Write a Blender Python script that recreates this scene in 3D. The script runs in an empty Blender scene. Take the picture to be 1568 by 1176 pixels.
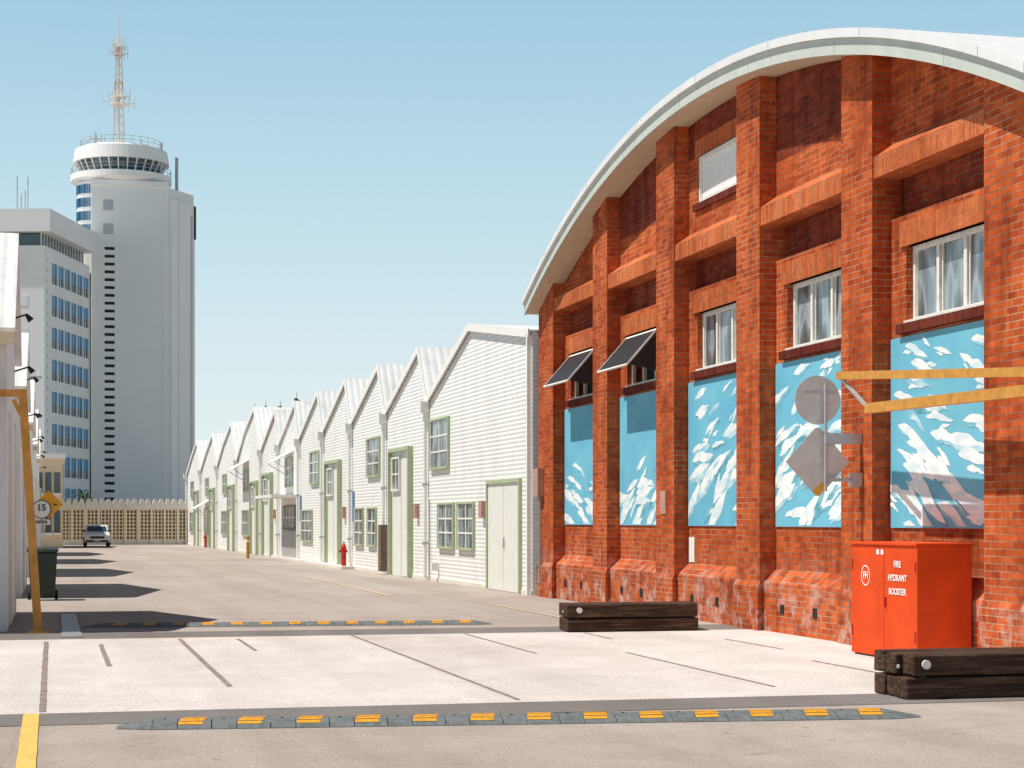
import bpy, bmesh, math, random
from mathutils import Vector, Matrix, Euler
random.seed(7)
scene=bpy.context.scene
R=math.radians

# ------------------------------------------------------------------ materials
def new_mat(name):
    m=bpy.data.materials.new(name); m.use_nodes=True
    nt=m.node_tree; b=nt.nodes['Principled BSDF']
    return m,nt,b
def N(nt,t,**k):
    n=nt.nodes.new(t)
    for a,v in k.items(): setattr(n,a,v)
    return n
def L(nt,a,b): nt.links.new(a,b)
def c4(c): return (c[0],c[1],c[2],1)
def ramp(nt,fac,stops):
    r=N(nt,'ShaderNodeValToRGB'); L(nt,fac,r.inputs[0])
    el=r.color_ramp.elements
    while len(el)<len(stops): el.new(0.5)
    for e,(p,c) in zip(el,stops): e.position=p; e.color=c4(c)
    return r.outputs[0]
def noise(nt,vec,scale,detail=4,rough=.6):
    n=N(nt,'ShaderNodeTexNoise'); n.inputs['Scale'].default_value=scale
    n.inputs['Detail'].default_value=detail; n.inputs['Roughness'].default_value=rough
    if vec is not None: L(nt,vec,n.inputs['Vector'])
    return n.outputs['Fac']
def pos(nt): return N(nt,'ShaderNodeNewGeometry').outputs['Position']
def mixc(nt,fac,a,b,mode='MIX'):
    m=N(nt,'ShaderNodeMix',data_type='RGBA',blend_type=mode)
    for i,v in ((0,fac),(6,a),(7,b)):
        if isinstance(v,(int,float)): m.inputs[i].default_value=v
        elif isinstance(v,tuple): m.inputs[i].default_value=c4(v)
        else: L(nt,v,m.inputs[i])
    return m.outputs[2]
def math_(nt,op,a,b=None,clamp=False):
    m=N(nt,'ShaderNodeMath',operation=op,use_clamp=clamp)
    for i,v in ((0,a),(1,b)):
        if v is None: continue
        if isinstance(v,(int,float)): m.inputs[i].default_value=v
        else: L(nt,v,m.inputs[i])
    return m.outputs[0]
def bump(nt,b,h,strength=.3,dist=.02):
    n=N(nt,'ShaderNodeBump'); n.inputs['Strength'].default_value=strength; n.inputs['Distance'].default_value=dist
    L(nt,h,n.inputs['Height']); L(nt,n.outputs[0],b.inputs['Normal'])
def plain(name,col,rough=.6,var=.12,scale=3.0,metal=0.0,spec=.3):
    m,nt,b=new_mat(name); p=pos(nt)
    f=noise(nt,p,scale,5)
    lo=tuple(c*(1-var) for c in col); hi=tuple(min(1,c*(1+var)) for c in col)
    L(nt,ramp(nt,f,[(.3,lo),(.7,hi)]),b.inputs['Base Color'])
    b.inputs['Roughness'].default_value=rough; b.inputs['Metallic'].default_value=metal
    b.inputs['Specular IOR Level'].default_value=spec
    return m
def uvwall(nt):
    g=N(nt,'ShaderNodeNewGeometry')
    s=N(nt,'ShaderNodeSeparateXYZ'); L(nt,g.outputs['Position'],s.inputs[0])
    n=N(nt,'ShaderNodeSeparateXYZ'); L(nt,g.outputs['True Normal'],n.inputs[0])
    ax=math_(nt,'GREATER_THAN',math_(nt,'ABSOLUTE',n.outputs[0]),.5)
    az=math_(nt,'GREATER_THAN',math_(nt,'ABSOLUTE',n.outputs[2]),.9)
    u=math_(nt,'ADD',math_(nt,'MULTIPLY',s.outputs[1],ax),math_(nt,'MULTIPLY',s.outputs[0],math_(nt,'SUBTRACT',1.0,ax)))
    v=math_(nt,'ADD',s.outputs[2],math_(nt,'MULTIPLY',az,s.outputs[1]))
    return u,v,s.outputs[2],g.outputs['Position']
def brick(name,soldier=False,c1=(.70,.145,.036),c2=(.42,.068,.022),mort=(.62,.37,.23),soot=.6):
    m,nt,b=new_mat(name); u,v,z,p=uvwall(nt)
    cb=N(nt,'ShaderNodeCombineXYZ')
    if soldier: L(nt,v,cb.inputs[0]); L(nt,u,cb.inputs[1])
    else: L(nt,u,cb.inputs[0]); L(nt,v,cb.inputs[1])
    t=N(nt,'ShaderNodeTexBrick'); L(nt,cb.outputs[0],t.inputs['Vector'])
    t.inputs['Scale'].default_value=1; t.inputs['Brick Width'].default_value=.5 if soldier else .25
    t.inputs['Row Height'].default_value=.083; t.inputs['Mortar Size'].default_value=.0065
    t.inputs['Mortar Smooth'].default_value=.2; t.inputs['Bias'].default_value=-.1
    t.inputs['Color1'].default_value=c4(c1); t.inputs['Color2'].default_value=c4(c2)
    # mortar: pale where repointed, dark and washed out elsewhere
    mo=ramp(nt,noise(nt,p,.8,4,.6),[(.40,tuple(c*.38 for c in mort)),(.60,mort)])
    L(nt,mo,t.inputs['Mortar'])
    f=noise(nt,p,.7,5,.6)
    col=mixc(nt,.85,t.outputs['Color'],ramp(nt,f,[(.3,(.68,.56,.52)),(.7,(1.12,1.18,1.20))]),'MULTIPLY')
    f2=noise(nt,p,9,4,.7)
    col=mixc(nt,.5,col,ramp(nt,f2,[(.3,(.46,.42,.42)),(.65,(1.15,1.15,1.15))]),'MULTIPLY')
    mp=N(nt,'ShaderNodeMapping'); L(nt,p,mp.inputs[0]); mp.inputs['Scale'].default_value=(3,3,.35)
    f3=noise(nt,mp.outputs[0],1.1,6,.7)
    col=mixc(nt,soot,col,ramp(nt,f3,[(.34,(.42,.36,.35)),(.52,(1,1,1))]),'MULTIPLY')
    low=math_(nt,'MULTIPLY',math_(nt,'SUBTRACT',1.25,z),1.0,True)
    e=math_(nt,'MULTIPLY',low,math_(nt,'MULTIPLY',math_(nt,'SUBTRACT',noise(nt,p,2.6,7,.75),.49),6.0,True),True)
    col=mixc(nt,math_(nt,'MULTIPLY',e,.8),col,(.64,.52,.46))
    L(nt,col,b.inputs['Base Color']); b.inputs['Roughness'].default_value=.9; b.inputs['Specular IOR Level'].default_value=.1
    h=math_(nt,'ADD',math_(nt,'MULTIPLY',math_(nt,'SUBTRACT',1.0,t.outputs['Fac']),1.0),math_(nt,'MULTIPLY',f2,.5))
    bump(nt,b,h,.75,.014)
    return m
def corrugated(name,axis,col,pitch=.1,amp=.018,dirt=.10,lo_=.84,st=.5):
    m,nt,b=new_mat(name)
    tc=N(nt,'ShaderNodeTexCoord'); s=N(nt,'ShaderNodeSeparateXYZ'); L(nt,tc.outputs['Object'],s.inputs[0])
    a=s.outputs[{'X':0,'Y':1,'Z':2}[axis]]
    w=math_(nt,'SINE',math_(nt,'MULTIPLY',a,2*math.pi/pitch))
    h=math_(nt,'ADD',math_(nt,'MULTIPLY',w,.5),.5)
    mp=N(nt,'ShaderNodeMapping'); L(nt,tc.outputs['Object'],mp.inputs[0]); mp.inputs['Scale'].default_value=(1,1,.25)
    f=noise(nt,mp.outputs[0],1.6,6,.65)
    lo=tuple(c*(1-dirt*1.6) for c in col); hi=tuple(min(.93,c*1.04) for c in col)
    c=ramp(nt,f,[(.3,lo),(.55,hi)])
    f2=noise(nt,mp.outputs[0],7,4,.7)
    c=mixc(nt,.35,c,ramp(nt,f2,[(.30,(.86,.84,.80)),(.45,(1,1,1))]),'MULTIPLY')
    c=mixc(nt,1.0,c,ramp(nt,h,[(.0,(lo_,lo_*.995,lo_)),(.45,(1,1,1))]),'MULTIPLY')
    L(nt,c,b.inputs['Base Color']); b.inputs['Roughness'].default_value=.5; b.inputs['Specular IOR Level'].default_value=.3
    bump(nt,b,h,st,amp)
    return m

M={}
M['brick']=brick('brick'); M['soldier']=brick('brick_soldier',True,(.74,.20,.062),(.54,.12,.04),soot=.3)
M['brickshade']=brick('brick_dirty_shaded',False,(.36,.062,.028),(.21,.036,.02),(.30,.18,.12),.85)  # dirty brick, colour darkened to paint shade under beams and arch
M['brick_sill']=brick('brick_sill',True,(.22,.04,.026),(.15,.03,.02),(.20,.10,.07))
M['white']=plain('white_paint',(.88,.86,.82),.5,.05,6)
M['oldwhite']=plain('weathered_white_paint',(.80,.77,.71),.6,.14,12)
M['cream']=plain('cream_soffit',(.66,.56,.40),.7,.08,3)
M['green']=plain('pale_fascia',(.56,.60,.54),.6,.07,3)
M['trimgreen']=plain('sage_green_trim',(.44,.51,.31),.5,.1,5)
M['palegreen']=plain('pale_door',(.80,.80,.74),.5,.06,4)
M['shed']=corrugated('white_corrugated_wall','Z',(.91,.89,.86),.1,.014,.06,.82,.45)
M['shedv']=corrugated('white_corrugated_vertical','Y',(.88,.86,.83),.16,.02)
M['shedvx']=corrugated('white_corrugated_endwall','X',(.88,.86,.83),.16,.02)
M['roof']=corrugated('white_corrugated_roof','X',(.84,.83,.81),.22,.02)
M['vaultroof']=plain('vault_roof_sheet',(.80,.79,.78),.45,.05,2)
M['dark']=plain('dark_void',(.02,.02,.022),.7,.2)
M['black']=plain('black_metal',(.03,.03,.032),.45,.2)
M['grey']=plain('galvanised_grey',(.48,.49,.49),.45,.1,14,.3)
M['signback']=plain('sign_back_aluminium',(.66,.63,.59),.5,.10,9,.1)
M['red']=plain('red_enamel',(.72,.075,.012),.65,.14,2.5,0,.15)
M['redside']=plain('red_enamel_hydrant',(.5,.03,.02),.4,.1,5)
M['orange']=plain('ochre_orange_paint',(.60,.28,.05),.5,.22,7)
M['ochre']=plain('rusty_yellow_paint',(.56,.25,.05),.6,.25,5)
M['rubber']=plain('grey_rubber',(.15,.165,.165),.8,.3,14)
M['humpor']=plain('orange_reflector',(.78,.34,.02),.6,.3,20)
M['concrete_wall']=plain('pale_concrete',(.74,.70,.62),.8,.08,.6)
M['tower']=plain('tower_render',(.86,.865,.84),.75,.03,.25)
M['tower2']=plain('tower_render_light',(.90,.89,.865),.75,.03,.25)
M['blue']=plain('blue_panel',(.05,.26,.50),.4,.15,.8)
M['tealglass']=plain('tinted_glass',(.03,.07,.09),.08,.3,.6,0,.8)
M['breeze']=plain('breeze_block',(.80,.68,.44),.8,.12,2)
M['beige']=plain('beige_render',(.76,.60,.40),.8,.1,1)
M['mastmat']=plain('mast_paint',(.86,.80,.73),.5,.15,.4)
M['mastred']=plain('mast_paint_orange',(.78,.45,.30),.5,.15,.4)
M['pinkbox']=plain('faded_red_box',(.50,.29,.24),.6,.2,8)
M['rust']=plain('brown_box',(.20,.14,.11),.6,.2,8)
M['bluesign']=plain('blue_sign',(.16,.28,.42),.5,.1)
M['leaf']=plain('foliage',(.06,.10,.045),.8,.5,3)
M['bark']=plain('bark',(.12,.09,.07),.9,.3,9)
M['bin']=plain('bin_plastic',(.03,.045,.035),.5,.2,6)
M['carwhite']=plain('car_paint',(.72,.73,.74),.25,.04,4,0,.6)
M['tyre']=plain('tyre',(.02,.02,.02),.8,.2,6)
M['lamp']=plain('lamp_glass',(.8,.8,.82),.15,.1,6)
M['signyellow']=plain('sign_yellow',(.85,.42,.03),.5,.06)

def window_glass():
    m,nt,b=new_mat('window_glass'); u,v,z,p=uvwall(nt)
    mp=N(nt,'ShaderNodeMapping'); L(nt,p,mp.inputs[0]); mp.inputs['Scale'].default_value=(1,2.2,.8)
    f=noise(nt,mp.outputs[0],1.3,2,.4)
    L(nt,ramp(nt,f,[(.38,(.06,.07,.07)),(.47,(.16,.19,.20)),(.52,(.34,.40,.43)),(.62,(.20,.25,.27))]),b.inputs['Base Color'])
    b.inputs['Roughness'].default_value=.08; b.inputs['Specular IOR Level'].default_value=.7
    return m
M['glass']=window_glass()
def paint(name,stops,scale=3.5,squash=2.2):
    m,nt,b=new_mat(name); p=pos(nt)
    mp=N(nt,'ShaderNodeMapping'); L(nt,p,mp.inputs[0]); mp.inputs['Scale'].default_value=(1,1,squash)
    L(nt,ramp(nt,noise(nt,mp.outputs[0],scale,3,.5),stops),b.inputs['Base Color']); b.inputs['Roughness'].default_value=.7
    b.inputs['Specular IOR Level'].default_value=.2
    return m
M['mural']=paint('mural_blue',[(.3,(.14,.46,.63)),(.7,(.20,.55,.70))],1.2,1)
M['cloudwhite']=paint('mural_white',[(.45,(.90,.92,.90)),(.60,(.66,.80,.84))],3.0,2.6)
M['cloudteal']=paint('mural_teal',[(.35,(.11,.34,.44)),(.6,(.22,.52,.62))])
M['cloudpale']=paint('mural_pale',[(.38,(.22,.54,.66)),(.62,(.58,.77,.82))],2.6,2.6)
def asphalt(name,lo,hi,crack=True):
    m,nt,b=new_mat(name); p=pos(nt)
    big=noise(nt,p,.16,5,.6); mid=noise(nt,p,1.3,6,.7); fine=noise(nt,p,60,3,.8)
    c=ramp(nt,big,[(.3,lo),(.7,hi)])
    c=mixc(nt,.6,c,ramp(nt,mid,[(.3,(.80,.79,.78)),(.7,(1.08,1.08,1.08))]),'MULTIPLY')
    c=mixc(nt,.9,c,ramp(nt,fine,[(.3,(.54,.54,.54)),(.65,(1.18,1.17,1.16))]),'MULTIPLY')
    mp=N(nt,'ShaderNodeMapping'); L(nt,p,mp.inputs[0]); mp.inputs['Scale'].default_value=(1,.06,1)
    c=mixc(nt,.55,c,ramp(nt,noise(nt,mp.outputs[0],.9,5,.6),[(.35,(.80,.78,.77)),(.6,(1.05,1.05,1.05))]),'MULTIPLY')
    st=noise(nt,p,.55,3,.5)
    c=mixc(nt,.5,c,ramp(nt,st,[(.58,(1,1,1)),(.75,(.78,.75,.74))]),'MULTIPLY')
    if crack:
        w=N(nt,'ShaderNodeMix',data_type='VECTOR'); w.inputs[0].default_value=.12
        L(nt,p,w.inputs[4]); nn=N(nt,'ShaderNodeTexNoise'); nn.inputs['Scale'].default_value=1.2; L(nt,p,nn.inputs['Vector']); L(nt,nn.outputs['Color'],w.inputs[5])
        vo=N(nt,'ShaderNodeTexVoronoi',feature='DISTANCE_TO_EDGE'); vo.inputs['Scale'].default_value=.22; L(nt,w.outputs[1],vo.inputs['Vector'])
        c=mixc(nt,.25,c,ramp(nt,vo.outputs['Distance'],[(.0,(.6,.58,.57)),(.004,(1,1,1))]),'MULTIPLY')
        mp=N(nt,'ShaderNodeMapping'); L(nt,p,mp.inputs[0]); mp.inputs['Location'].default_value=(5,3,1)
        spot=noise(nt,mp.outputs[0],5.5,2,.5)
        c=mixc(nt,.6,c,ramp(nt,spot,[(.68,(1,1,1)),(.75,(.6,.57,.56))]),'MULTIPLY')
    L(nt,c,b.inputs['Base Color']); b.inputs['Roughness'].default_value=.9; b.inputs['Specular IOR Level'].default_value=.12
    bump(nt,b,fine,.45,.012)
    return m
M['asphalt']=asphalt('worn_asphalt',(.42,.355,.31),(.51,.445,.40))
M['asphaltdark']=asphalt('dark_asphalt',(.20,.18,.165),(.27,.245,.23),False)
M['concrete']=asphalt('pale_concrete_apron',(.66,.60,.565),(.78,.725,.695),False)
M['joint']=plain('joint_tar',(.27,.215,.19),.8,.4,8)
M['yline']=plain('yellow_road_paint',(.80,.48,.12),.7,.2,12)
M['ylineworn']=plain('worn_yellow_paint',(.62,.44,.27),.8,.2,12)
M['earth']=plain('ground_far',(.30,.27,.24),.9,.15,.05)
def wood():
    m,nt,b=new_mat('old_sleeper_timber'); p=pos(nt)
    mp=N(nt,'ShaderNodeMapping'); L(nt,p,mp.inputs[0]); mp.inputs['Scale'].default_value=(1.2,9,22)
    f=noise(nt,mp.outputs[0],1.6,8,.75)
    c=ramp(nt,f,[(.3,(.018,.011,.009)),(.5,(.085,.047,.033)),(.72,(.24,.15,.105))])
    L(nt,c,b.inputs['Base Color']); b.inputs['Roughness'].default_value=.95; b.inputs['Specular IOR Level'].default_value=.1
    bump(nt,b,f,.9,.035); return m
M['wood']=wood()

# ------------------------------------------------------------------ mesh builder
class MB:
    def __init__(s): s.v=[];s.f=[];s.m=[];s.mats=[]
    def mi(s,k):
        if k not in s.mats: s.mats.append(k)
        return s.mats.index(k)
    def add(s,vs,fs,k):
        o=len(s.v); s.v+= [tuple(q) for q in vs]; i=s.mi(k)
        for f in fs: s.f.append([o+a for a in f]); s.m.append(i)
    def box(s,x0,x1,y0,y1,z0,z1,k):
        s.add([(x0,y0,z0),(x1,y0,z0),(x1,y1,z0),(x0,y1,z0),(x0,y0,z1),(x1,y0,z1),(x1,y1,z1),(x0,y1,z1)],
              [(0,3,2,1),(4,5,6,7),(0,1,5,4),(1,2,6,5),(2,3,7,6),(3,0,4,7)],k)
    def prism(s,pts,a0,a1,k,plane='yz'):
        n=len(pts)
        def mk(p,a):
            if plane=='yz': return (a,p[0],p[1])
            if plane=='xz': return (p[0],a,p[1])
            return (p[0],p[1],a)
        vs=[mk(p,a0) for p in pts]+[mk(p,a1) for p in pts]
        fs=[tuple(range(n)),tuple(range(2*n-1,n-1,-1))]+[(i,(i+1)%n,n+(i+1)%n,n+i) for i in range(n)]
        s.add(vs,fs,k)
    def cyl(s,p0,p1,r0,k,r1=None,n=12,cap=True):
        r1=r0 if r1 is None else r1
        p0=Vector(p0);p1=Vector(p1);d=(p1-p0).normalized()
        a=d.orthogonal().normalized(); b=d.cross(a)
        vs=[p0+(a*math.cos(2*math.pi*i/n)+b*math.sin(2*math.pi*i/n))*r0 for i in range(n)]
        vs+=[p1+(a*math.cos(2*math.pi*i/n)+b*math.sin(2*math.pi*i/n))*r1 for i in range(n)]
        fs=[(i,(i+1)%n,n+(i+1)%n,n+i) for i in range(n)]
        if cap: fs+=[tuple(range(n-1,-1,-1)),tuple(range(n,2*n))]
        s.add(vs,fs,k)
    def beam(s,p0,p1,w,h,k):
        p0=Vector(p0);p1=Vector(p1);d=(p1-p0).normalized()
        up=Vector((0,0,1)) if abs(d.z)<.95 else Vector((0,1,0))
        a=d.cross(up).normalized(); b=a.cross(d)
        vs=[]
        for p in (p0,p1):
            for sx,sz in ((-1,-1),(1,-1),(1,1),(-1,1)): vs.append(p+a*sx*w/2+b*sz*h/2)
        s.add(vs,[(0,1,2,3),(7,6,5,4),(0,4,5,1),(1,5,6,2),(2,6,7,3),(3,7,4,0)],k)
    def obj(s,name,parent=None,bevel=0,recalc=True):
        me=bpy.data.meshes.new(name); me.from_pydata(s.v,[],s.f)
        for k in s.mats: me.materials.append(M[k])
        for p,i in zip(me.polygons,s.m): p.material_index=i
        if recalc:
            bm=bmesh.new(); bm.from_mesh(me); bmesh.ops.recalc_face_normals(bm,faces=bm.faces); bm.to_mesh(me); bm.free()
        o=bpy.data.objects.new(name,me); scene.collection.objects.link(o)
        if parent: o.parent=parent
        if bevel:
            md=o.modifiers.new('b','BEVEL'); md.width=bevel; md.segments=2; md.limit_method='ANGLE'
        return o
def empty(name,loc=(0,0,0),rz=0):
    e=bpy.data.objects.new(name,None); e.location=loc; e.rotation_euler=(0,0,rz); e.empty_display_size=.3
    scene.collection.objects.link(e); return e
def text(name,body,loc,rot,size,mat,parent,align='CENTER'):
    cu=bpy.data.curves.new(name,'FONT'); cu.body=body; cu.size=size; cu.align_x=align; cu.align_y='CENTER'; cu.extrude=.002; cu.offset=size*.02
    o=bpy.data.objects.new(name,cu); o.location=loc; o.rotation_euler=rot; cu.materials.append(M[mat])
    scene.collection.objects.link(o); o.parent=parent; return o

# ------------------------------------------------------------------ ground
def sheet(name,x0,x1,y0,y1,z,k,parent=None):
    b=MB(); b.add([(x0,y0,z),(x1,y0,z),(x1,y1,z),(x0,y1,z)],[(0,1,2,3)],k); return b.obj(name,parent)
sheet('ground',-2500,2500,-300,4000,0,'earth')
sheet('road',-60,60,-20,150,.004,'asphalt')
sheet('concrete_apron',-14,10.3,16.4,26.5,.008,'concrete')
b=MB()
for (y0,y1) in ((15.45,16.4),(26.5,27.9)):
    b.add([(-14,y0,.008),(10.25,y0,.008),(10.25,y1,.008),(-14,y1,.008)],[(0,1,2,3)],'asphaltdark')
b.obj('asphalt_patch_strips')
b=MB()
def line(x,y0,y1,w=.05,k='joint',z=.012,wob=.004):
    n=max(2,int(abs(y1-y0)/.5)); vs=[];fs=[]
    for i in range(n+1):
        y=y0+(y1-y0)*i/n; o=random.uniform(-wob,wob)
        vs+=[(x+o-w/2,y,z),(x+o+w/2,y,z)]
    for i in range(n): fs.append((2*i,2*i+1,2*i+3,2*i+2))
    b.add(vs,fs,k)
line(-.08,16.5,26,.06); line(.62,21.5,25.3,.06); line(1.70,18.6,26.2,.06); line(2.48,23.6,26.0); line(4.13,16.6,26.4,.045)
line(5.77,22.3,26.4,.04); line(6.9,17.3,22.2,.04); line(7.5,24.8,26.2,.04); line(8.6,18.6,20.4,.04); line(9.0,22.3,24.4,.04)
b.obj('pavement_joints')
b=MB()
line(-.17,2,16.35,.13,'yline',.014,.003); line(7.1,40,54,.10,'ylineworn',.012,.004); line(8.3,27.5,36,.08,'ylineworn',.012,.004)
line(5.6,60,78,.08,'ylineworn',.012,.004)
b.add([(1.2,88,.012),(7.6,88,.012),(7.6,88.9,.012),(1.2,88.9,.012)],[(0,1,2,3)],'ylineworn')
b.obj('yellow_road_marking')
b=MB(); b.box(.12,.42,26.9,33.5,.0,.016,'joint')
for i in range(40): b.box(.14,.40,26.95+i*.163,27.04+i*.163,.016,.022,'grey')
b.obj('drain_grate')

# ------------------------------------------------------------------ brick vault building
bb=empty('brick_warehouse')
YC,RR,ZP=28.5,27.0,8.67
YE0,YE1=17.85,39.2
def arch(y): return ZP-(RR-math.sqrt(RR*RR-(y-YC)**2))
def soff(y): return arch(y)-.33
XF,XW,XB=10.2,10.46,10.95
Yn=[38.0-3.94*i for i in range(6)]
b=MB()
def archpoly(a,c,z0,x0,x1,k='brick',dz=0):
    n=8; pts=[(a,z0),(c,z0)]+[(c+(a-c)*i/n, soff(c+(a-c)*i/n)+dz) for i in range(n+1)]
    b.prism(pts,x0,x1,k)
for i,y in enumerate(Yn):
    far=YE1 if i==0 else y+.97
    near=YE0 if i==5 else y
    archpoly(near,far,0,XF,XW+.25,dz=.02)
    b.prism([(XF+.01,0),(XF-.04,0),(XF-.04,.66),(XF-.0,.74),(XF+.01,.74)],near-.03,far+.03,'brick','xz')
b.obj('pilasters',bb)
b=MB(); lin=MB(); win=MB(); mu=MB(); vent=MB()
bays=[]
for i in range(5):
    far=Yn[i]; near=Yn[i+1]+.97
    bays.append((near,far))
    wf=far-.45; wn=near+.42
    pa,pb=near-.5,far+.5
    b.box(XW,XB,pa,pb,0,4.13,'brick')
    b.box(XW,XB,pa,wn,4.13,5.1,'brick'); b.box(XW,XB,wf,pb,4.13,5.1,'brick')
    b.box(XW,XB,pa,pb,5.1,5.5,'brick'); b.box(XW+.14,XB,pa,pb,5.5,6.1,'brickshade')  # recess under the beam: shade painted in with the darker brick
    if i==2:
        b.box(XW,XB,pa,pb,6.1,6.92,'brick'); b.box(XW,XB,pa,27.6,6.92,7.7,'brick'); b.box(XW,XB,29.66,pb,6.92,7.7,'brick')
        archpoly(pa,pb,7.7,XW,XB,'brickshade')
    else:
        zs=6.95 if i in (1,3) else 6.47
        b.box(XW,XB,pa,pb,6.1,zs,'brick')
        archpoly(pa,pb,zs,XW,XB,'brickshade' if i in (1,3) else 'brick')  # darker brick deepens the arch shadow on the upper panels
    b.prism([(XW+.06,0),(XF+.06,0),(XF+.06,.72),(XW,.92),(XW+.06,.92)],near,far,'brick','xz')
    b.prism([(XW+.2,6.02),(XF+.02,6.02),(XF+.02,6.29),(XW,6.46),(XW+.06,6.46)],near,far,'soldier','xz')
    lin.box(XW-.03,XW+.1,wn-.14,wf+.14,5.1,5.42,'soldier')
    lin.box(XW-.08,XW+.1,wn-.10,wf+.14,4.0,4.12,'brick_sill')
    mu.box(XW-.02,XW+.01,near,far-.04,1.55,3.96,'mural')
    for vy in (far-.75,far-1.95):
        vent.box(XF+.05,XF+.075,vy-.07,vy+.07,.28,.42,'dark')
    x0,x1=XW+.09,XW+.15
    win.box(x0,x1,wn,wf,4.13,4.20,'oldwhite'); win.box(x0,x1,wn,wf,5.03,5.1,'oldwhite')
    win.box(x0,x1,wn,wn+.07,4.20,5.03,'oldwhite'); win.box(x0,x1,wf-.07,wf,4.20,5.03,'oldwhite')
    win.box(XW-.03,x0,wn-.02,wf+.02,4.12,4.16,'oldwhite')
    W=wf-wn
    for t in (.33,.67):
        win.box(x0-.004,x1,wn+W*t-.035,wn+W*t+.035,4.20,5.03,'oldwhite')
    if i>=2:
        for k in range(3):
            a=wn+W*k/3+.06; c=wn+W*(k+1)/3-.06
            win.box(x0+.02,x1-.01,a,a+.025,4.2,5.03,'oldwhite'); win.box(x0+.02,x1-.01,c-.025,c,4.2,5.03,'oldwhite')
        win.add([(x1-.02,wn,4.13),(x1-.02,wf,4.13),(x1-.02,wf,5.1),(x1-.02,wn,5.1)],[(0,1,2,3)],'glass')
    else:
        win.add([(x1+.15,wn,4.13),(x1+.15,wf,4.13),(x1+.15,wf,5.1),(x1+.15,wn,5.1)],[(0,1,2,3)],'dark')
        h0=Vector((XW-.02,0,5.06)); o1=Vector((XW-.60,0,4.40))
        ya,yb=wn+.25,wf-.0
        def P(t,y): q=h0.lerp(o1,t); return (q.x,y,q.z)
        def quadslab(t0,t1,a,c,k,th=.03):
            q=[P(t0,a),P(t1,a),P(t1,c),P(t0,c)]
            nrm=Vector((-(o1.z-h0.z),0,(o1.x-h0.x))).normalized()*th
            vs=q+[tuple(Vector(v)+nrm) for v in q]
            win.add(vs,[(0,1,2,3),(7,6,5,4),(0,4,5,1),(1,5,6,2),(2,6,7,3),(3,7,4,0)],k)
        quadslab(0,.05,ya,yb,'oldwhite',.03); quadslab(.96,1,ya,yb,'oldwhite',.03)
        quadslab(.05,.96,ya,ya+.03,'oldwhite',.03); quadslab(.05,.96,yb-.03,yb,'oldwhite',.03)
        quadslab(.05,.96,ya+.03,yb-.03,'black',.018)
        win.add([P(.02,ya+.01),P(.97,ya+.01),(XW+.02,ya+.01,4.30)],[(0,1,2)],'black')
win.box(XW+.06,XW+.1,27.6,29.66,6.92,7.7,'white')
win.box(XW+.02,XW+.09,27.6,29.66,6.92,6.99,'oldwhite'); win.box(XW+.02,XW+.09,27.6,29.66,7.63,7.7,'oldwhite')
win.box(XW+.02,XW+.09,29.59,29.66,6.99,7.63,'oldwhite'); win.box(XW+.02,XW+.09,27.6,27.67,6.99,7.63,'oldwhite')
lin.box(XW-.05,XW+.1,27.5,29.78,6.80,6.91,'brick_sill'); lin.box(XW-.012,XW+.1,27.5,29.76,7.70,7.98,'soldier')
b.box(XW,26,YE0+.01,YE0+.35,0,arch(YE0)-.4,'brick'); b.box(XW,26,YE1-.35,YE1-.01,0,arch(YE1)-.4,'brick')
b.obj('walls',bb); lin.obj('lintels_and_sills',bb); win.obj('windows',bb); vent.obj('air_vents',bb)
mu.obj('mural_panels',bb)
# painted cloud shapes, thin paint layers on the flat panels
cl=MB(); rnd=random.Random(77); cnt=0
def blob(cy,cz,w,h,ang,k,lim,belly,ph):
    global cnt
    cnt+=1; off=XW-.0205-cnt*.000014
    ca,sa=math.cos(ang),math.sin(ang); pts=[]; n=26
    for t in range(n+1):
        u=t/n; env=math.sin(math.pi*u)**.8*(1.3-.8*u)
        pts.append(((u-.5)*w, h*env*(1+.16*math.sin(ph+u*8)+.07*math.sin(ph*3+u*19))))
    for t in range(1,n):
        u=1-t/n; env=math.sin(math.pi*u)**.8
        pts.append(((u-.5)*w, -h*belly*env*(.65+.35*math.sin(ph*1.7+u*6.5)+.16*math.sin(ph+u*17))))
    out=[]
    for (py,pz) in pts:
        y=cy-(py*ca-pz*sa); z=cz+(py*sa+pz*ca)
        out.append((off,min(max(y,lim[0]),lim[1]),min(max(z,1.57),3.94)))
    cl.add(out,[tuple(range(len(out)))],k)
for i,(near,far) in enumerate(bays):
    lim=(near+.002,far-.042); rows=11 if i>=2 else 6
    top=3.74 if i>=2 else 2.66
    for r in range(rows):
        t=r/(rows-1); cz0=top-(top-1.70)*t
        nc=3
        for c in range(nc):
            if rnd.random()<(.30 if t<.35 else .06): continue
            cy=near+.05+(far-near-.1)*(c+rnd.uniform(.1,.9)+.3*(r%2)-.15)/nc; cz=cz0+rnd.uniform(-.08,.08)
            s=(.60+.62*t)*rnd.uniform(.75,1.35)
            ang=(rnd.uniform(-.55,-.05) if i in (0,4) else rnd.uniform(.05,.75)) 
            w,h,ph=1.0*s,.115*s,rnd.uniform(0,6)
            if rnd.random()<.75: blob(cy-.06*s,cz-.045*s,w*.95,h*.95,ang,'cloudteal' if rnd.random()<.5 else 'cloudpale',lim,.8,ph)
            if rnd.random()<.9: blob(cy,cz,w*.9,h*rnd.uniform(.7,1.1),ang,'cloudwhite',lim,rnd.uniform(.3,.9),ph+.3)
            for q in range(2):
                if rnd.random()<.4: blob(cy+rnd.uniform(-.4,.4),cz+rnd.uniform(-.14,.14),w*.35,h*.4,ang+rnd.uniform(-.3,.3),'cloudwhite',lim,.9,ph+q)
cl.obj('mural_clouds',bb,recalc=False)
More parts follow.
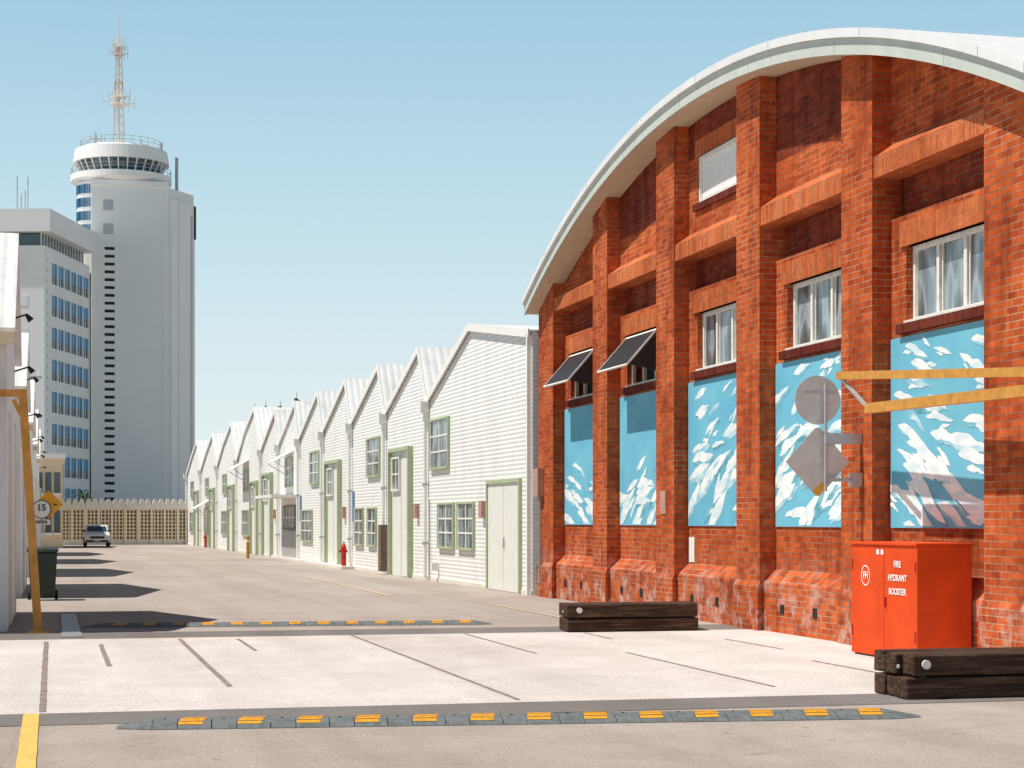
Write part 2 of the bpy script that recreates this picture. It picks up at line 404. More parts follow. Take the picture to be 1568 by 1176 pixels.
# roof
XO=9.9
n=64; ys=[YE0-.1+(YE1+.1-YE0+.1)*i/n for i in range(n+1)]
def curved(dz0,dz1,x0,x1,k,name):
    q=MB(); vs=[];fs=[]
    for y in ys:
        z=arch(y); vs+=[(x0,y,z-dz0),(x1,y,z-dz0),(x1,y,z-dz1),(x0,y,z-dz1)]
    for i in range(n):
        a=4*i;c=a+4
        for j in range(4): fs.append((a+j,a+(j+1)%4,c+(j+1)%4,c+j))
    fs+=[(0,1,2,3),(4*n+3,4*n+2,4*n+1,4*n)]
    q.add(vs,fs,k); return q.obj(name,bb)
curved(0,.12,XO-.05,26,'vaultroof','roof_sheet')
curved(.122,.34,XO,XO+.04,'green','fascia')
curved(.30,.325,XO+.042,XW+.02,'cream','soffit')
curved(.13,.28,XW+.03,26,'dark','roof_lining')
q=MB()
for i in range(7):
    y=YE0+.9+i*3.1
    q.box(XO-.053,XO-.05,y,y+.01,arch(y)-.118,arch(y)-.004,'grey'); q.box(XO-.003,XO-.001,y+.9,y+.908,arch(y+.9)-.335,arch(y+.9)-.125,'grey')
q.obj('verge_joints',bb)
b=MB()
b.box(XF-.012,XF-.001,30.55,30.85,1.75,2.15,'pinkbox')
b.box(XW-.02,XW-.002,29.78,30.05,.94,1.36,'white')
b.box(XF-.14,XF-.002,38.75,39.15,2.15,2.75,'pinkbox'); b.box(XF-.07,XF-.03,38.9,38.95,0.3,2.15,'grey')
b.obj('wall_fittings',bb)
b=MB(); b.box(10.25,10.3,39.22,39.27,0,2.6,'trimgreen')
for i in range(6): b.box(10.26,10.28,39.27,39.5,.2+i*.45,.24+i*.45,'grey')
b.box(10.25,10.3,39.49,39.53,0,2.6,'grey'); b.obj('side_gate')

# ------------------------------------------------------------------ white sheds (right-hand row)
ROW=(10.15,39.55); RZ=.0158
def window_l(b,y0,y1,z0,z1,nx=2,nz=3,x=-.02,frame='trimgreen'):
    b.add([(x,y0,z0),(x,y1,z0),(x,y1,z1),(x,y0,z1)],[(0,1,2,3)],'glass')
    t=.05
    b.box(x-.05,x+.03,y0-t,y0,z0-t,z1+t,frame); b.box(x-.05,x+.03,y1,y1+t,z0-t,z1+t,frame)
    b.box(x-.05,x+.03,y0,y1,z1,z1+t,frame); b.box(x-.07,x+.03,y0,y1,z0-t,z0,frame)
    b.box(x-.03,x+.01,y0,y0+.05,z0,z1,'white'); b.box(x-.03,x+.01,y1-.05,y1,z0,z1,'white')
    for i in range(1,nx): yy=y0+(y1-y0)*i/nx; b.box(x-.02,x+.01,yy-.03,yy+.03,z0,z1,'white')
    for i in range(1,nz): zz=z0+(z1-z0)*i/nz; b.box(x-.018,x+.01,y0+.05,y1-.05,zz-.02,zz+.02,'white')
def tall_door(b,y0,y1,z1,split=.5):
    t=.10
    b.box(-.16,.02,y0-t,y0,0.02,z1+t,'trimgreen'); b.box(-.16,.02,y1,y1+t,0.02,z1+t,'trimgreen'); b.box(-.16,.02,y0,y1,z1,z1+t,'trimgreen')
    ym=y0+(y1-y0)*split
    b.box(-.05,.02,y0,ym-.02,0.02,z1,'palegreen'); b.box(-.035,.02,ym+.0,y1,0.02,z1,'palegreen')
    window_l(b,ym+.15,y1-.15,z1-1.1,z1-.2,2,2,-.05,'white')
    b.box(-.052,-.035,ym-.06,ym-.02,0.02,z1,'rust')
    b.box(-.055,-.05,y0+.1,y0+.14,.1,z1-.1,'grey')
def dbl_door(b,y0,y1,z1):
    t=.08
    b.box(-.08,.02,y0-t,y0,0.02,z1+t,'trimgreen'); b.box(-.08,.02,y1,y1+t,0.02,z1+t,'trimgreen'); b.box(-.08,.02,y0,y1,z1,z1+t,'trimgreen')
    ym=(y0+y1)/2
    b.box(-.04,.02,y0,ym-.012,0.02,z1,'palegreen'); b.box(-.04,.02,ym+.012,y1,0.02,z1,'palegreen')
    b.box(-.02,.0,ym-.012,ym+.012,0.02,z1,'dark'); b.box(-.07,-.04,ym-.12,ym-.06,1.0,1.25,'grey')
def awning(b,y0,y1,z,out=.8,drop=.45):
    b.prism([(0,z),(-out,z-drop),(-out,z-drop-.04),(0,z-.05)],y0,y1,'white','xz')
    b.beam((-out+.05,y0+.05,z-drop-.04),(0,y0+.05,z-drop-.5),.03,.03,'grey'); b.beam((-out+.05,y1-.05,z-drop-.04),(0,y1-.05,z-drop-.5),.03,.03,'grey')
def shed(prof,details,depth=18,pipe_at=None,name='warehouse_shed'):
    e=empty(name,(ROW[0],ROW[1],0),RZ)
    pr=[(y-ROW[1],z) for y,z in prof]
    w=MB(); y0,y1=pr[0][0],pr[-1][0]
    w.prism([(y0,0),(y1,0)]+pr[::-1],0,.18,'shed'); w.obj('front_wall',e)
    w=MB()
    w.prism([(0.18,0),(depth,0),(depth,pr[0][1]),(0.18,pr[0][1])],y0+.01,y0+.12,'shedvx','xz')
    w.prism([(0.18,0),(depth,0),(depth,pr[-1][1]),(0.18,pr[-1][1])],y1-.12,y1-.01,'shedvx','xz')
    w.prism([(y0+.01,0),(y1-.01,0)]+[(min(max(y,y0+.01),y1-.01),z-.02) for y,z in pr[::-1]],depth-.2,depth,'shedv'); w.obj('walls',e)
    r=MB()
    for (a,za),(c,zc) in zip(pr[:-1],pr[1:]):
        r.prism([(a,za+.01),(c,zc+.01),(c,zc+.07),(a,za+.07)],-.06,depth+.05,'roof')
    r.obj('roof',e)
    t=MB()
    for (a,za),(c,zc) in zip(pr[:-1],pr[1:]):
        t.prism([(a,za-.10),(c,zc-.10),(c,zc+.09),(a,za+.09)],-.10,-.062,'white')
    t.box(-.03,-.001,y0,y1,.0,.10,'concrete_wall')
    if pipe_at is not None:
        yy=pipe_at[0]-ROW[1]; zz=pipe_at[1]
        t.box(-.26,-.02,yy-.18,yy+.18,zz-.30,zz,'white'); t.cyl((-.1,yy,.05),(-.1,yy,zz-.3),.055,'white')
        for q in (1.0,2.6): t.box(-.17,-.01,yy-.08,yy+.08,q,q+.05,'grey')
    t.obj('trim_and_downpipe',e)
    d=MB(); details(d,lambda y:y-ROW[1]); 
    if d.v: d.obj('doors_and_windows',e)
    return e
def d1(b,Y):
    dbl_door(b,Y(40.5),Y(43.4),2.5)
    window_l(b,Y(47.7),Y(49.9),3.05,4.3,2,3)
    window_l(b,Y(44.9),Y(46.6),.95,2.05,2,3); window_l(b,Y(47.1),Y(48.9),.95,2.05,2,3)
    b.box(-.12,-.001,Y(43.75),Y(44.05),1.7,2.1,'pinkbox')
    b.cyl((-.04,Y(50.0),0),(-.04,Y(50.0),2.2),.02,'grey')
    b.box(-.1,-.001,Y(39.62),Y(39.72),.0,5.7,'white')
    b.box(-.2,-.001,Y(48.95),Y(49.1),.3,.5,'white')
shed([(39.55,5.72),(45.3,6.42),(50.3,4.88)],d1,pipe_at=(50.3,4.88))
def dA(b,Y,s):
    tall_door(b,Y(s+2.2),Y(s+5.0),3.65)
    if s<52: b.box(-.3,-.001,Y(s+5.5),Y(s+5.9),.1,1.5,'rust')
    else: b.box(-.06,-.001,Y(s+5.4),Y(s+5.8),1.6,2.3,'bluesign')
    b.box(-.12,-.001,Y(s+1.2),Y(s+1.5),1.7,2.1,'pinkbox')
def dB(b,Y,s):
    window_l(b,Y(s+1.0),Y(s+3.1),3.05,4.2,2,3)
    if s<60: window_l(b,Y(s+3.9),Y(s+5.4),.85,2.0,2,3); window_l(b,Y(s+1.6),Y(s+3.0),.85,2.0,2,3)
    else: window_l(b,Y(s+2.7),Y(s+5.4),.85,2.0,3,3)
    b.box(-.05,-.001,Y(s+5.6),Y(s+5.9),1.6,2.6,'bluesign')
def dC(b,Y,s):
    window_l(b,Y(s+2),Y(s+4),3.05,4.2,2,3); awning(b,Y(s+1.8),Y(s+4.3),4.5)
    b.box(-1.1,0,Y(s+.4),Y(s+5.6),2.55,2.67,'white'); window_l(b,Y(s+1),Y(s+4.6),1.3,2.2,4,2,frame='rust')
    b.box(-.06,-.001,Y(s+.8),Y(s+5.0),.05,1.2,'grey')
kinds=[dA,dB,dA,dB,dC,dA]
y=50.3; step=6.1
for k in range(6):
    f=kinds[k]
    shed([(y,4.88),(y+1.1,6.40),(y+step,4.88)],(lambda b,Y,f=f,s=y:f(b,Y,s)),pipe_at=(y+step,4.88)); y+=step
def dG(b,Y,s,k):
    tall_door(b,Y(s+1.2),Y(s+3.6),3.4)
    if k!=2: window_l(b,Y(s+5.2),Y(s+7.6),.9,2.1,3,2)
    else: dbl_door(b,Y(s+5.4),Y(s+7.6),2.3)
    window_l(b,Y(s+5.2),Y(s+7),3.1,4.1,2,2)
    if k in (0,2): awning(b,Y(s+5.0),Y(s+7.8),4.6 if k==0 else 2.8)
y=86.9
for k in range(4):
    zt=(6.95,6.75,6.6,6.6)[k]
    shed([(y,4.7),(y+2.6,zt),(y+6.4,zt-.9),(y+10.0,4.7)],(lambda b,Y,s=y,k=k:dG(b,Y,s,k)),pipe_at=(y+9.9,4.7)); y+=10.0
b=MB(); b.box(9.35,9.75,62,86,0,.10,'concrete_wall'); b.obj('kerb')

# ------------------------------------------------------------------ left-hand sheds
def lshed(y0,y1,zi,zp,xf=-.65,depth=14):
    e=empty('gabled_shed'); ym=(y0+y1)/2
    w=MB(); pr=[(y0,zi),(ym,zp),(y1,zi)]
    w.prism([(y0,0),(y1,0)]+pr[::-1],xf-.15,xf,'shedv'); w.obj('front_wall',e)
    w=MB(); w.box(xf-depth,xf-.15,y0,y0+.1,0,zi,'shedvx'); w.box(xf-depth,xf-.15,y1-.1,y1,0,zi,'shedvx'); w.obj('side_walls',e)
    r=MB()
    r.prism([(y0-.15,zi-.1),(ym,zp),(ym,zp+.07),(y0-.15,zi-.03)],xf-depth,xf+.12,'roof')
    r.prism([(ym,zp),(y1+.15,zi-.1),(y1+.15,zi-.03),(ym,zp+.07)],xf-depth,xf+.12,'roof'); r.obj('roof',e)
    t=MB(); t.box(xf-depth,xf+.1,y0-.28,y0-.152,zi-.28,zi-.10,'beige')
    t.cyl((xf-.2,y0-.2,0.02),(xf-.2,y0-.2,zi-.28),.05,'white')
    t.box(xf,xf+.03,ym-1.6,ym+1.6,.05,3.2,'palegreen'); t.box(xf,xf+.05,ym-1.7,ym-1.6,.05,3.3,'white'); t.box(xf,xf+.05,ym+1.6,ym+1.7,.05,3.3,'white')
    for zz,yy in ((zi+.35,ym-.6),(zi-.25,y1-.6)):
        t.cyl((xf,yy,zz),(xf+.26,yy,zz+.09),.015,'black'); t.cyl((xf+.24,yy,zz+.09),(xf+.32,yy,zz-.01),.025,'black',.055)
    t.obj('gutter_door_lights',e); return e
lshed(28.6,34.6,4.5,6.25)
for (a,c) in ((41,49.5),(56,65),(72,81),(88,98)): lshed(a,c,4.5,5.95)
b=MB(); b.box(-8,.6,112,122,0,5.2,'beige'); b.box(-8.1,.75,111.85,122.1,5.2,5.5,'white')
b2=empty('low_office'); b.obj('walls',b2)
b=MB()
for i in range(5):
    for z0,z1 in ((3.2,4.4),(.9,2.2)):
        b.box(-1.9+i*.5,-1.55+i*.5,111.95,112.01,z0,z1,'tealglass'); b.box(-1.95+i*.5,-1.5+i*.5,111.9,112.0,z0-.12,z0-.001,'white')
for i in range(7):
    b.box(.6,.62,112.6+i*1.3,113.4+i*1.3,3.0,4.2,'tealglass')
b.obj('windows',b2)

# ------------------------------------------------------------------ breeze block screen wall
e=empty('breeze_block_wall'); Y0=127.0; xa,xb=.4,9.0
b=MB(); nb=int((xb-xa)/.23)
for i in range(nb+1): b.box(xa+i*.23-.04,xa+i*.23+.04,Y0,Y0+.15,.35,2.35,'breeze')
for j in range(9): b.box(xa,xb,Y0+.004,Y0+.146,.35+j*.245-.035,.35+j*.245+.035,'breeze')
b.box(xa,xb,Y0-.05,Y0+.2,0,.35,'concrete_wall'); b.obj('lattice',e)
b=MB()
for i in range(11):
    x=xa+i*.86; b.box(x-.07,x+.07,Y0-.14,Y0+.25,0,2.4,'concrete_wall')
    b.prism([(x-.43,2.36),(x+.43,2.36),(x+.43,2.72),(x+.30,3.05),(x+.14,3.05),(x,2.56),(x-.14,3.05),(x-.30,3.05),(x-.43,2.72)],Y0-.3,Y0+.4,'concrete_wall','xz')
b.obj('folded_capping',e)
b=MB(); b.box(xa,xb,Y0+1.6,Y0+1.7,0,2.3,'rust'); b.obj('dark_backing',e)  # brown sheet added behind the lattice so its openings look dark

# ------------------------------------------------------------------ tower (plan: flat front, splayed right-hand face)
t=empty('control_tower')
org=empty('shaft_frame',(4.93,250,0),0); org.parent=t
HT=45.3; Wd=9.87
b=MB(); plan=[(0,0),(Wd,0),(Wd+3.67,5.45),(Wd+3.67,12),(0,12)]
b.prism(plan,0,HT,'tower','xy')
sx_,sy_=.559,.829; nx_,ny_=.829,-.559
q=lambda s,o:(Wd+sx_*s+nx_*o,sy_*s+ny_*o)
b.prism([q(.25,.02),q(.25,.35),q(6.3,.35),q(6.3,.02)],0,HT-1.4,'tower2','xy')
b.box(-.1,Wd+.1,-.12,11.9,HT,HT+.7,'tower2')
b.box(Wd-.62,Wd-.5,-.08,0,0,HT-.6,'tower2')
b.obj('shaft',org)
b=MB()
for i in range(33):
    b.box(1.70,2.95,-.05,.05,4.2+i*1.02,4.58+i*1.02,'dark'); b.box(1.66,2.99,-.12,-.0,4.12+i*1.02,4.19+i*1.02,'tower2')
for z in (38.9,42.0): b.box(1.5,2.8,-.04,.05,z,z+1.4,'grey')
b.prism([q(5.2,.352),q(5.2,.42),q(5.6,.42),q(5.6,.352)],0,HT-3,'grey','xy')
b.prism([q(6.05,.36),q(6.05,.55),q(6.3,.55),q(6.3,.36)],HT-6,HT-1.6,'black','xy')
b.prism([q(2.0,.352),q(2.0,.38),q(2.1,.38),q(2.1,.352)],0,HT-1.6,'grey','xy')
b.obj('slot_windows',org)
cx,cy=8.95,255.6
b=MB()
def ring(z0,z1,r0,r1,k): b.cyl((cx,cy,z0),(cx,cy,z1),r0,k,r1,56)
ring(45.9,46.5,5.4,6.6,'tower2'); ring(46.5,47.3,6.6,6.6,'tower2')
ring(47.3,49.0,5.0,5.9,'tealglass'); ring(49.0,50.7,6.3,6.05,'tower2'); ring(50.7,51.0,5.6,5.4,'white')
b.obj('control_cabin',t)
b=MB()
for i in range(30):
    a=i*2*math.pi/30
    b.beam((cx+5.05*math.cos(a),cy+5.05*math.sin(a),47.3),(cx+5.96*math.cos(a),cy+5.96*math.sin(a),49.0),.16,.14,'white')
for r,z0,z1 in ((6.55,47.3,48.3),(5.3,51.0,52.0)):
    for i in range(28):
        a=i*2*math.pi/28; a2=(i+1)*2*math.pi/28
        p=(cx+r*math.cos(a),cy+r*math.sin(a)); p2=(cx+r*math.cos(a2),cy+r*math.sin(a2))
        b.beam((p[0],p[1],z0),(p[0],p[1],z1),.05,.05,'grey')
        for zz in (z0+.5,z1): b.beam((p[0],p[1],zz),(p2[0],p2[1],zz),.05,.05,'grey')
b.obj('mullions_and_railings',t)
b=MB()
b.cyl((5.4,253.6,34),(5.4,253.6,46),2.2,'tower2',2.2,24)
for j in range(5):
    for i in range(22):
        a=math.pi*.9+i*math.pi*1.0/22
        b.beam((5.4+2.22*math.cos(a),253.6+2.22*math.sin(a),37.4+j*1.75),(5.4+2.22*math.cos(a),253.6+2.22*math.sin(a),38.6+j*1.75),.22,.1,'blue' if i%3 else 'tealglass')
b.obj('stair_turret',t)
b=MB(); mx,my=8.6,255.2
def mast(z0,z1,w0,w1,n):
    cs=lambda z:(w0+(w1-w0)*(z-z0)/(z1-z0))/2
    for i in range(n):
        a=z0+(z1-z0)*i/n; c=z0+(z1-z0)*(i+1)/n; wa,wc=cs(a),cs(c)
        K=[(-1,-1),(1,-1),(1,1),(-1,1)]; mk='mastred' if i in (7,11) else 'mastmat'
        for j in range(4):
            p=K[j];p2=K[(j+1)%4]
            b.beam((mx+p[0]*wa,my+p[1]*wa,a),(mx+p[0]*wc,my+p[1]*wc,c),.13,.13,mk)
            b.beam((mx+p[0]*wa,my+p[1]*wa,a),(mx+p2[0]*wc,my+p2[1]*wc,c),.08,.08,mk)
            b.beam((mx+p[0]*wc,my+p[1]*wc,c),(mx+p2[0]*wc,my+p2[1]*wc,c),.08,.08,mk)
mast(51,64.4,1.5,.7,12)
b.cyl((mx,my,51),(mx,my,64.4),.16,'mastmat',.12,6)
b.cyl((mx,my,64.4),(mx,my,70.6),.09,'mastmat',.04,6)
for z,r in ((57.0,2.1),(57.9,1.5),(63.6,1.2),(64.6,.9)):
    for a in (0.2,.2+math.pi/2,.2+math.pi,.2-math.pi/2,.9,.9+math.pi):
        b.beam((mx,my,z),(mx+r*math.cos(a),my+r*math.sin(a),z+.3),.1,.1,'mastmat')
        b.cyl((mx+r*math.cos(a),my+r*math.sin(a),z-.4),(mx+r*math.cos(a),my+r*math.sin(a),z+1.3),.05,'mastmat',n=6)
    b.cyl((mx,my,z-.05),(mx,my,z+.05),r*.6,'mastmat',n=16)
b.obj('antenna_mast',t)
b=MB()
for (x,y_,z0,z1,r) in ((14.0,252.5,47.3,51.6,.2),(16.2,255,45.0,50.2,.22),(5.6,256,50.8,53.3,.10),(4.6,256,50.8,52.2,.06),(6.3,255,50.8,52.8,.06),(11.6,255,50.8,52.4,.05)):
    b.cyl((x,y_,z0-3),(x,y_,z1),r,'grey' ,n=8)
b.beam((4.9,256,52.4),(6.6,256,52.4),.12,.3,'mastmat'); b.box(5.2,6.4,255.8,256.3,51.4,51.9,'grey')
b.obj('roof_aerials',t)

# ------------------------------------------------------------------ office block
o=empty('office_block'); E=Vector((-.93,231.9)); F=Vector((4.55,249.3)); dv=(F-E).normalized(); Lf=(F-E).length
fr=empty('office_frame',(E.x,E.y,0),math.atan2(dv.y,dv.x)); fr.parent=o
b=MB(); b.box(0,Lf,0,16,0,34.6,'tower2'); b.box(.5,Lf-.5,.6,15.4,34.6,36.2,'tealglass'); b.box(-.7,Lf+.2,-.9,16.5,36.2,38.9,'tower2')
b.obj('block',fr)
b=MB()
fl=3.9
for f in range(8):
    z=3.0+f*fl
    b.box(2.2,Lf-.3,-.02,.02,z,z+2.6,'tealglass'); b.box(2.2,Lf-.3,-.05,-.021,z+1.0,z+2.5,'blue')
nf=6
for i in range(nf+1):
    x=2.2+(Lf-2.5)*i/nf; b.box(x-.14,x+.14,-.20,0,1,34.5,'tower2')
    if i<nf:
        xm=x+(Lf-2.5)/nf/2; b.box(xm-.05,xm+.05,-.08,0,1,34.5,'tower2')
for f in range(9): b.box(2.2,Lf-.3,-.14,0,2.6+f*fl-.95,2.6+f*fl+.4,'tower2')
for f in range(8):
    for k in range(3): b.box(-.04,.02,2.0+k*3.6,4.0+k*3.6,4+f*fl,5.2+f*fl,'tower')
for i in range(16): b.box(.5+(Lf-1)*i/15-.05,.5+(Lf-1)*i/15+.05,.5,.6,34.6,36.2,'white')
for f in range(24): b.box(1.0,1.25,-.03,0,3+f*1.3,3.4+f*1.3,'grey')
b.obj('windows_and_fins',fr)
b=MB()
for i,(x,h) in enumerate(((3,4.5),(5,3.2),(6.5,3.0),(8,5.5),(11,3),(14,6))):
    b.cyl((x,3+i,38.9),(x,3+i,38.9+h),.06,'grey',n=6); b.beam((x-.5,3+i,38.7+h*.9),(x+.5,3+i,38.7+h*.9),.05,.05,'grey')
b.obj('roof_aerials',fr)
b=MB(); b.box(3.2,4.9,253,262,0,37,'dark'); b.obj('gap_dark_box',o)  # dark box added to stand for the black gap beside the tower

# ------------------------------------------------------------------ vegetation
def conifer(x,y,h,r,seed):
    rn=random.Random(seed); e=empty('pine_tree',(x,y,0)); q=MB(); q.cyl((0,0,0),(0,0,h*.99),.18,'bark',.02,8); q.obj('trunk',e)
    q=MB()
    nl=16
    for l in range(nl):
        z=h*(.35+.63*l/nl); rr=r*(1-l/nl)**.8+.15
        for br in range(9):
            a=rn.uniform(0,6.28); le=rr*rn.uniform(.5,1.1)
            for i in range(6):
                t=rn.random(); px,py,pz=le*t*math.cos(a),le*t*math.sin(a),z-.25*t*le+rn.uniform(-.1,.1); s=.16
                q.add([(px+rn.uniform(-s,s),py+rn.uniform(-s,s),pz+rn.uniform(-s,s)) for _ in range(3)],[(0,1,2)],'leaf')
    q.obj('foliage',e)
conifer(25.3,199.7,15.4,1.8,1); conifer(24.0,203,14.7,1.7,3); conifer(22.6,205,14.8,2.0,5); conifer(21.2,203,14.4,1.6,8)
e=empty('palm_tree',(3.2,205,0)); pm=MB(); pm.cyl((0,0,0),(0,0,4.0),.2,'bark',.15,8); pm.obj('trunk',e)
pm=MB()
for i in range(26):
    a=i*2.4; el=.2+.9*((i*7)%10)/10; prev=Vector((0,0,4.0)); d=Vector((math.cos(a)*math.cos(el),math.sin(a)*math.cos(el),math.sin(el)))
    for s in range(6):
        nx=prev+d*.38; d=(d+Vector((0,0,-.28))).normalized(); side=d.cross(Vector((0,0,1))).normalized()*(.16*(1-s/6)+.03)
        pm.add([prev-side,prev+side,nx+side*.8,nx-side*.8],[(0,1,2,3)],'leaf'); prev=nx
pm.obj('fronds',e)

# ------------------------------------------------------------------ speed humps
def hump(p0,p1,nseg,name='speed_hump'):
    p0=Vector(p0);p1=Vector(p1);Ln=(p1-p0).length; ang=math.atan2((p1-p0).y,(p1-p0).x)
    e=empty(name,(p0.x,p0.y,.008),ang); b=MB(); w=.24;h=.055
    prof=[(-w,0),(-w*.75,h*.55),(-w*.35,h),(w*.35,h),(w*.75,h*.55),(w,0)]
    def seg(a,c,k,sa=1,sb=1):
        vs=[(a,py*(.5+.5*sa),pz*sa) for py,pz in prof]+[(c,py*(.5+.5*sb),pz*sb) for py,pz in prof]; n=6
        b.add(vs,[tuple(range(5,-1,-1)),tuple(range(6,12))]+[(i,(i+1)%n,n+(i+1)%n,n+i) for i in range(n)],k)
    cap=.28; seg(0,cap,'rubber',.12,1); seg(Ln-cap,Ln,'rubber',1,.12)
    pitch=(Ln-2*cap)/nseg; 
    def zc(q):
        q=abs(q)
        if q<w*.35: return h
        if q<w*.75: return h-(q-w*.35)/(w*.4)*h*.45
        return h*.55*(1-(q-w*.75)/(w*.25))
    for i in range(nseg):
        a=cap+i*pitch
        seg(a+.004,a+pitch*.42,'rubber'); seg(a+pitch*.42+.006,a+pitch-.004,'rubber')
        for j in range(5):
            y0_=-.185+j*.072; y1_=y0_+.056; sh=.012*j
            b.add([(a+pitch*.44+sh,y0_,zc(y0_)+.004),(a+pitch-.07+sh,y0_,zc(y0_)+.004),(a+pitch-.07+sh,y1_,zc(y1_)+.004),(a+pitch*.44+sh,y1_,zc(y1_)+.004)],[(0,1,2,3)],'humpor')
        b.cyl((a+pitch*.2,0,h),(a+pitch*.2,0,h+.006),.012,'black',n=8)
    b.obj('rubber_sections',e)
hump((.50,15.2),(7.05,14.5),13); hump((.45,29.5),(6.75,28.9),13)

# ------------------------------------------------------------------ timber stacks
def stack(x,y,Ln,rz=0,seed=0):
    rn=random.Random(seed); e=empty('timber_sleeper_stack',(x,y,.008),rz)
    for r in range(2):
        for c in range(3):
            s=MB(); a=rn.uniform(-.05,.05); dy=.255*c; hh=.196+rn.uniform(-.006,.004)
            nx=10; vs=[];fs=[]; z0=r*.212+.002
            for i in range(nx+1):
                xx=a+Ln*i/nx; j=lambda:rn.uniform(-.006,.006)
                vs+=[(xx,dy+.012+j(),z0),(xx,dy+.238+j(),z0),(xx,dy+.238+j(),z0+hh+j()*.6),(xx,dy+.012+j(),z0+hh+j()*.6)]
            for i in range(nx):
                for k in range(4): fs.append((4*i+k,4*i+(k+1)%4,4*i+4+(k+1)%4,4*i+4+k))
            fs+=[(3,2,1,0),(4*nx,4*nx+1,4*nx+2,4*nx+3)]
            s.add(vs,fs,'wood'); ob=s.obj(f'sleeper_{r}_{c}',e,bevel=.018)
            ob.rotation_euler=(0,0,rn.uniform(-.006,.006))
    s=MB(); s.cyl((.15,.002,.32),(.15,-.02,.32),.042,'oldwhite',n=20)
    for xx in (.1,Ln-.15):
        s.box(xx,xx+.05,.0,.74,.198,.214,'dark')
    s.cyl((-.06,.12,.3),(-.075,.12,.3),.02,'grey',n=8); s.obj('bolt_caps',e)
stack(7.60,15.74,2.5,0,1); stack(7.32,26.35,2.02,0,4)

# ------------------------------------------------------------------ hydrant booster cabinet
e=empty('fire_hydrant_booster_cabinet')
x0,x1,y0,y1=9.55,10.235,19.62,21.42
b=MB(); b.box(x0,x1,y0,y1,.03,1.35,'red'); b.obj('body',e,bevel=.008)
b=MB(); b.box(x0-.02,x1+.02,y0-.02,y1+.02,1.352,1.385,'red'); b.box(x0+.03,x1-.03,y0+.03,y1-.03,0,.03,'black'); b.obj('lid_and_base',e,bevel=.005)
b=MB()
b.box(x0-.004,x0+.0,y0+.868,y0+.876,.06,1.32,'redside')
b.box(x0-.03,x0,y0+.80,y0+.83,.62,.74,'redside')
for yy in (y0+.02,y1-.05):
    for z in (.25,1.05): b.box(x0-.012,x0,yy,yy+.03,z,z+.12,'redside')
for yy in (20.62,20.5): b.box(x0-.006,x0-.001,yy,yy+.07,1.24,1.30,'white')
b.obj('door_details',e)
rot=(R(90),0,R(-90))
for i,s in enumerate(('FIRE','HYDRANT','BOOSTER')): text('label_'+s.lower(),s,(x0-.006,20.12,1.13-i*.16),rot,.105,'white',e)
text('label_fh','FH',(x0-.006,21.0,.98),rot,.12,'white',e)
b=MB(); n=32
vs=[];fs=[]
for i in range(n):
    a=2*math.pi*i/n; vs+=[(x0-.005,21.0+.11*math.cos(a),.98+.11*math.sin(a)),(x0-.005,21.0+.125*math.cos(a),.98+.125*math.sin(a))]
for i in range(n): fs.append((2*i,2*i+1,(2*i+3)%(2*n),(2*i+2)%(2*n)))
b.add(vs,fs,'white'); b.obj('label_ring',e)

# ------------------------------------------------------------------ road sign backs on the wall
e=empty('traffic_sign'); sy=22.57; sx=9.70
b=MB(); b.cyl((sx,sy,2.02),(sx,sy,3.42),.022,'grey')
b.beam((sx-.02,sy,2.70),(10.19,sy-.0,2.70),.10,.14,'grey'); b.beam((sx,sy,2.17),(10.05,sy,2.17),.04,.05,'grey'); b.box(10.05,10.19,sy-.06,sy+.06,2.08,2.26,'grey'); b.obj('post_and_brackets',e)
b=MB(); b.cyl((sx-.09,sy+.04,3.20),(sx-.09,sy+.047,3.20),.315,'signback',n=48); b.beam((sx-.3,sy+.03,3.3),(sx+.15,sy+.03,3.3),.02,.03,'grey')
s=.44; c0=(sx-.09,2.40)
b.prism([(c0[0]-s,c0[1]),(c0[0]-.03,c0[1]-s),(c0[0]+.03,c0[1]-s),(c0[0]+s,c0[1]),(c0[0]+.03,c0[1]+s),(c0[0]-.03,c0[1]+s)],sy+.04,sy+.047,'signback','xz')
b.prism([(c0[0]-.07,c0[1]-s+.06),(c0[0],c0[1]-s+.0),(c0[0]+.11,c0[1]-s+.11),(c0[0]+.05,c0[1]-s+.17)],sy+.034,sy+.039,'signyellow','xz')
b.obj('plates',e)
# ------------------------------------------------------------------ height barrier gates
e=empty('height_barrier_gate'); gx=9.75
b=MB(); b.beam((gx,22.24,3.49),(gx,14.6,2.98),.10,.10,'orange'); b.beam((gx,21.35,3.02),(gx,14.6,2.95),.12,.12,'orange')
b.obj('arm',e)
b=MB(); b.beam((gx,22.2,3.46),(gx,21.4,3.04),.03,.04,'grey'); b.cyl((gx,14.5,0),(gx,14.5,3.3),.09,'orange'); b.obj('strut_and_post',e)
e=empty('height_barrier_gate')
b=MB(); b.beam((-.42,28.25,3.5),(-.20,28.25,0),.12,.12,'ochre'); b.beam((-.36,28.25,3.50),(-4.5,28.1,3.42),.10,.10,'ochre'); b.beam((-.40,28.25,3.1),(-.55,28.25,3.4),.06,.06,'ochre'); b.box(-.36,-.04,28.1,28.4,.0,.03,'ochre'); b.obj('frame',e)

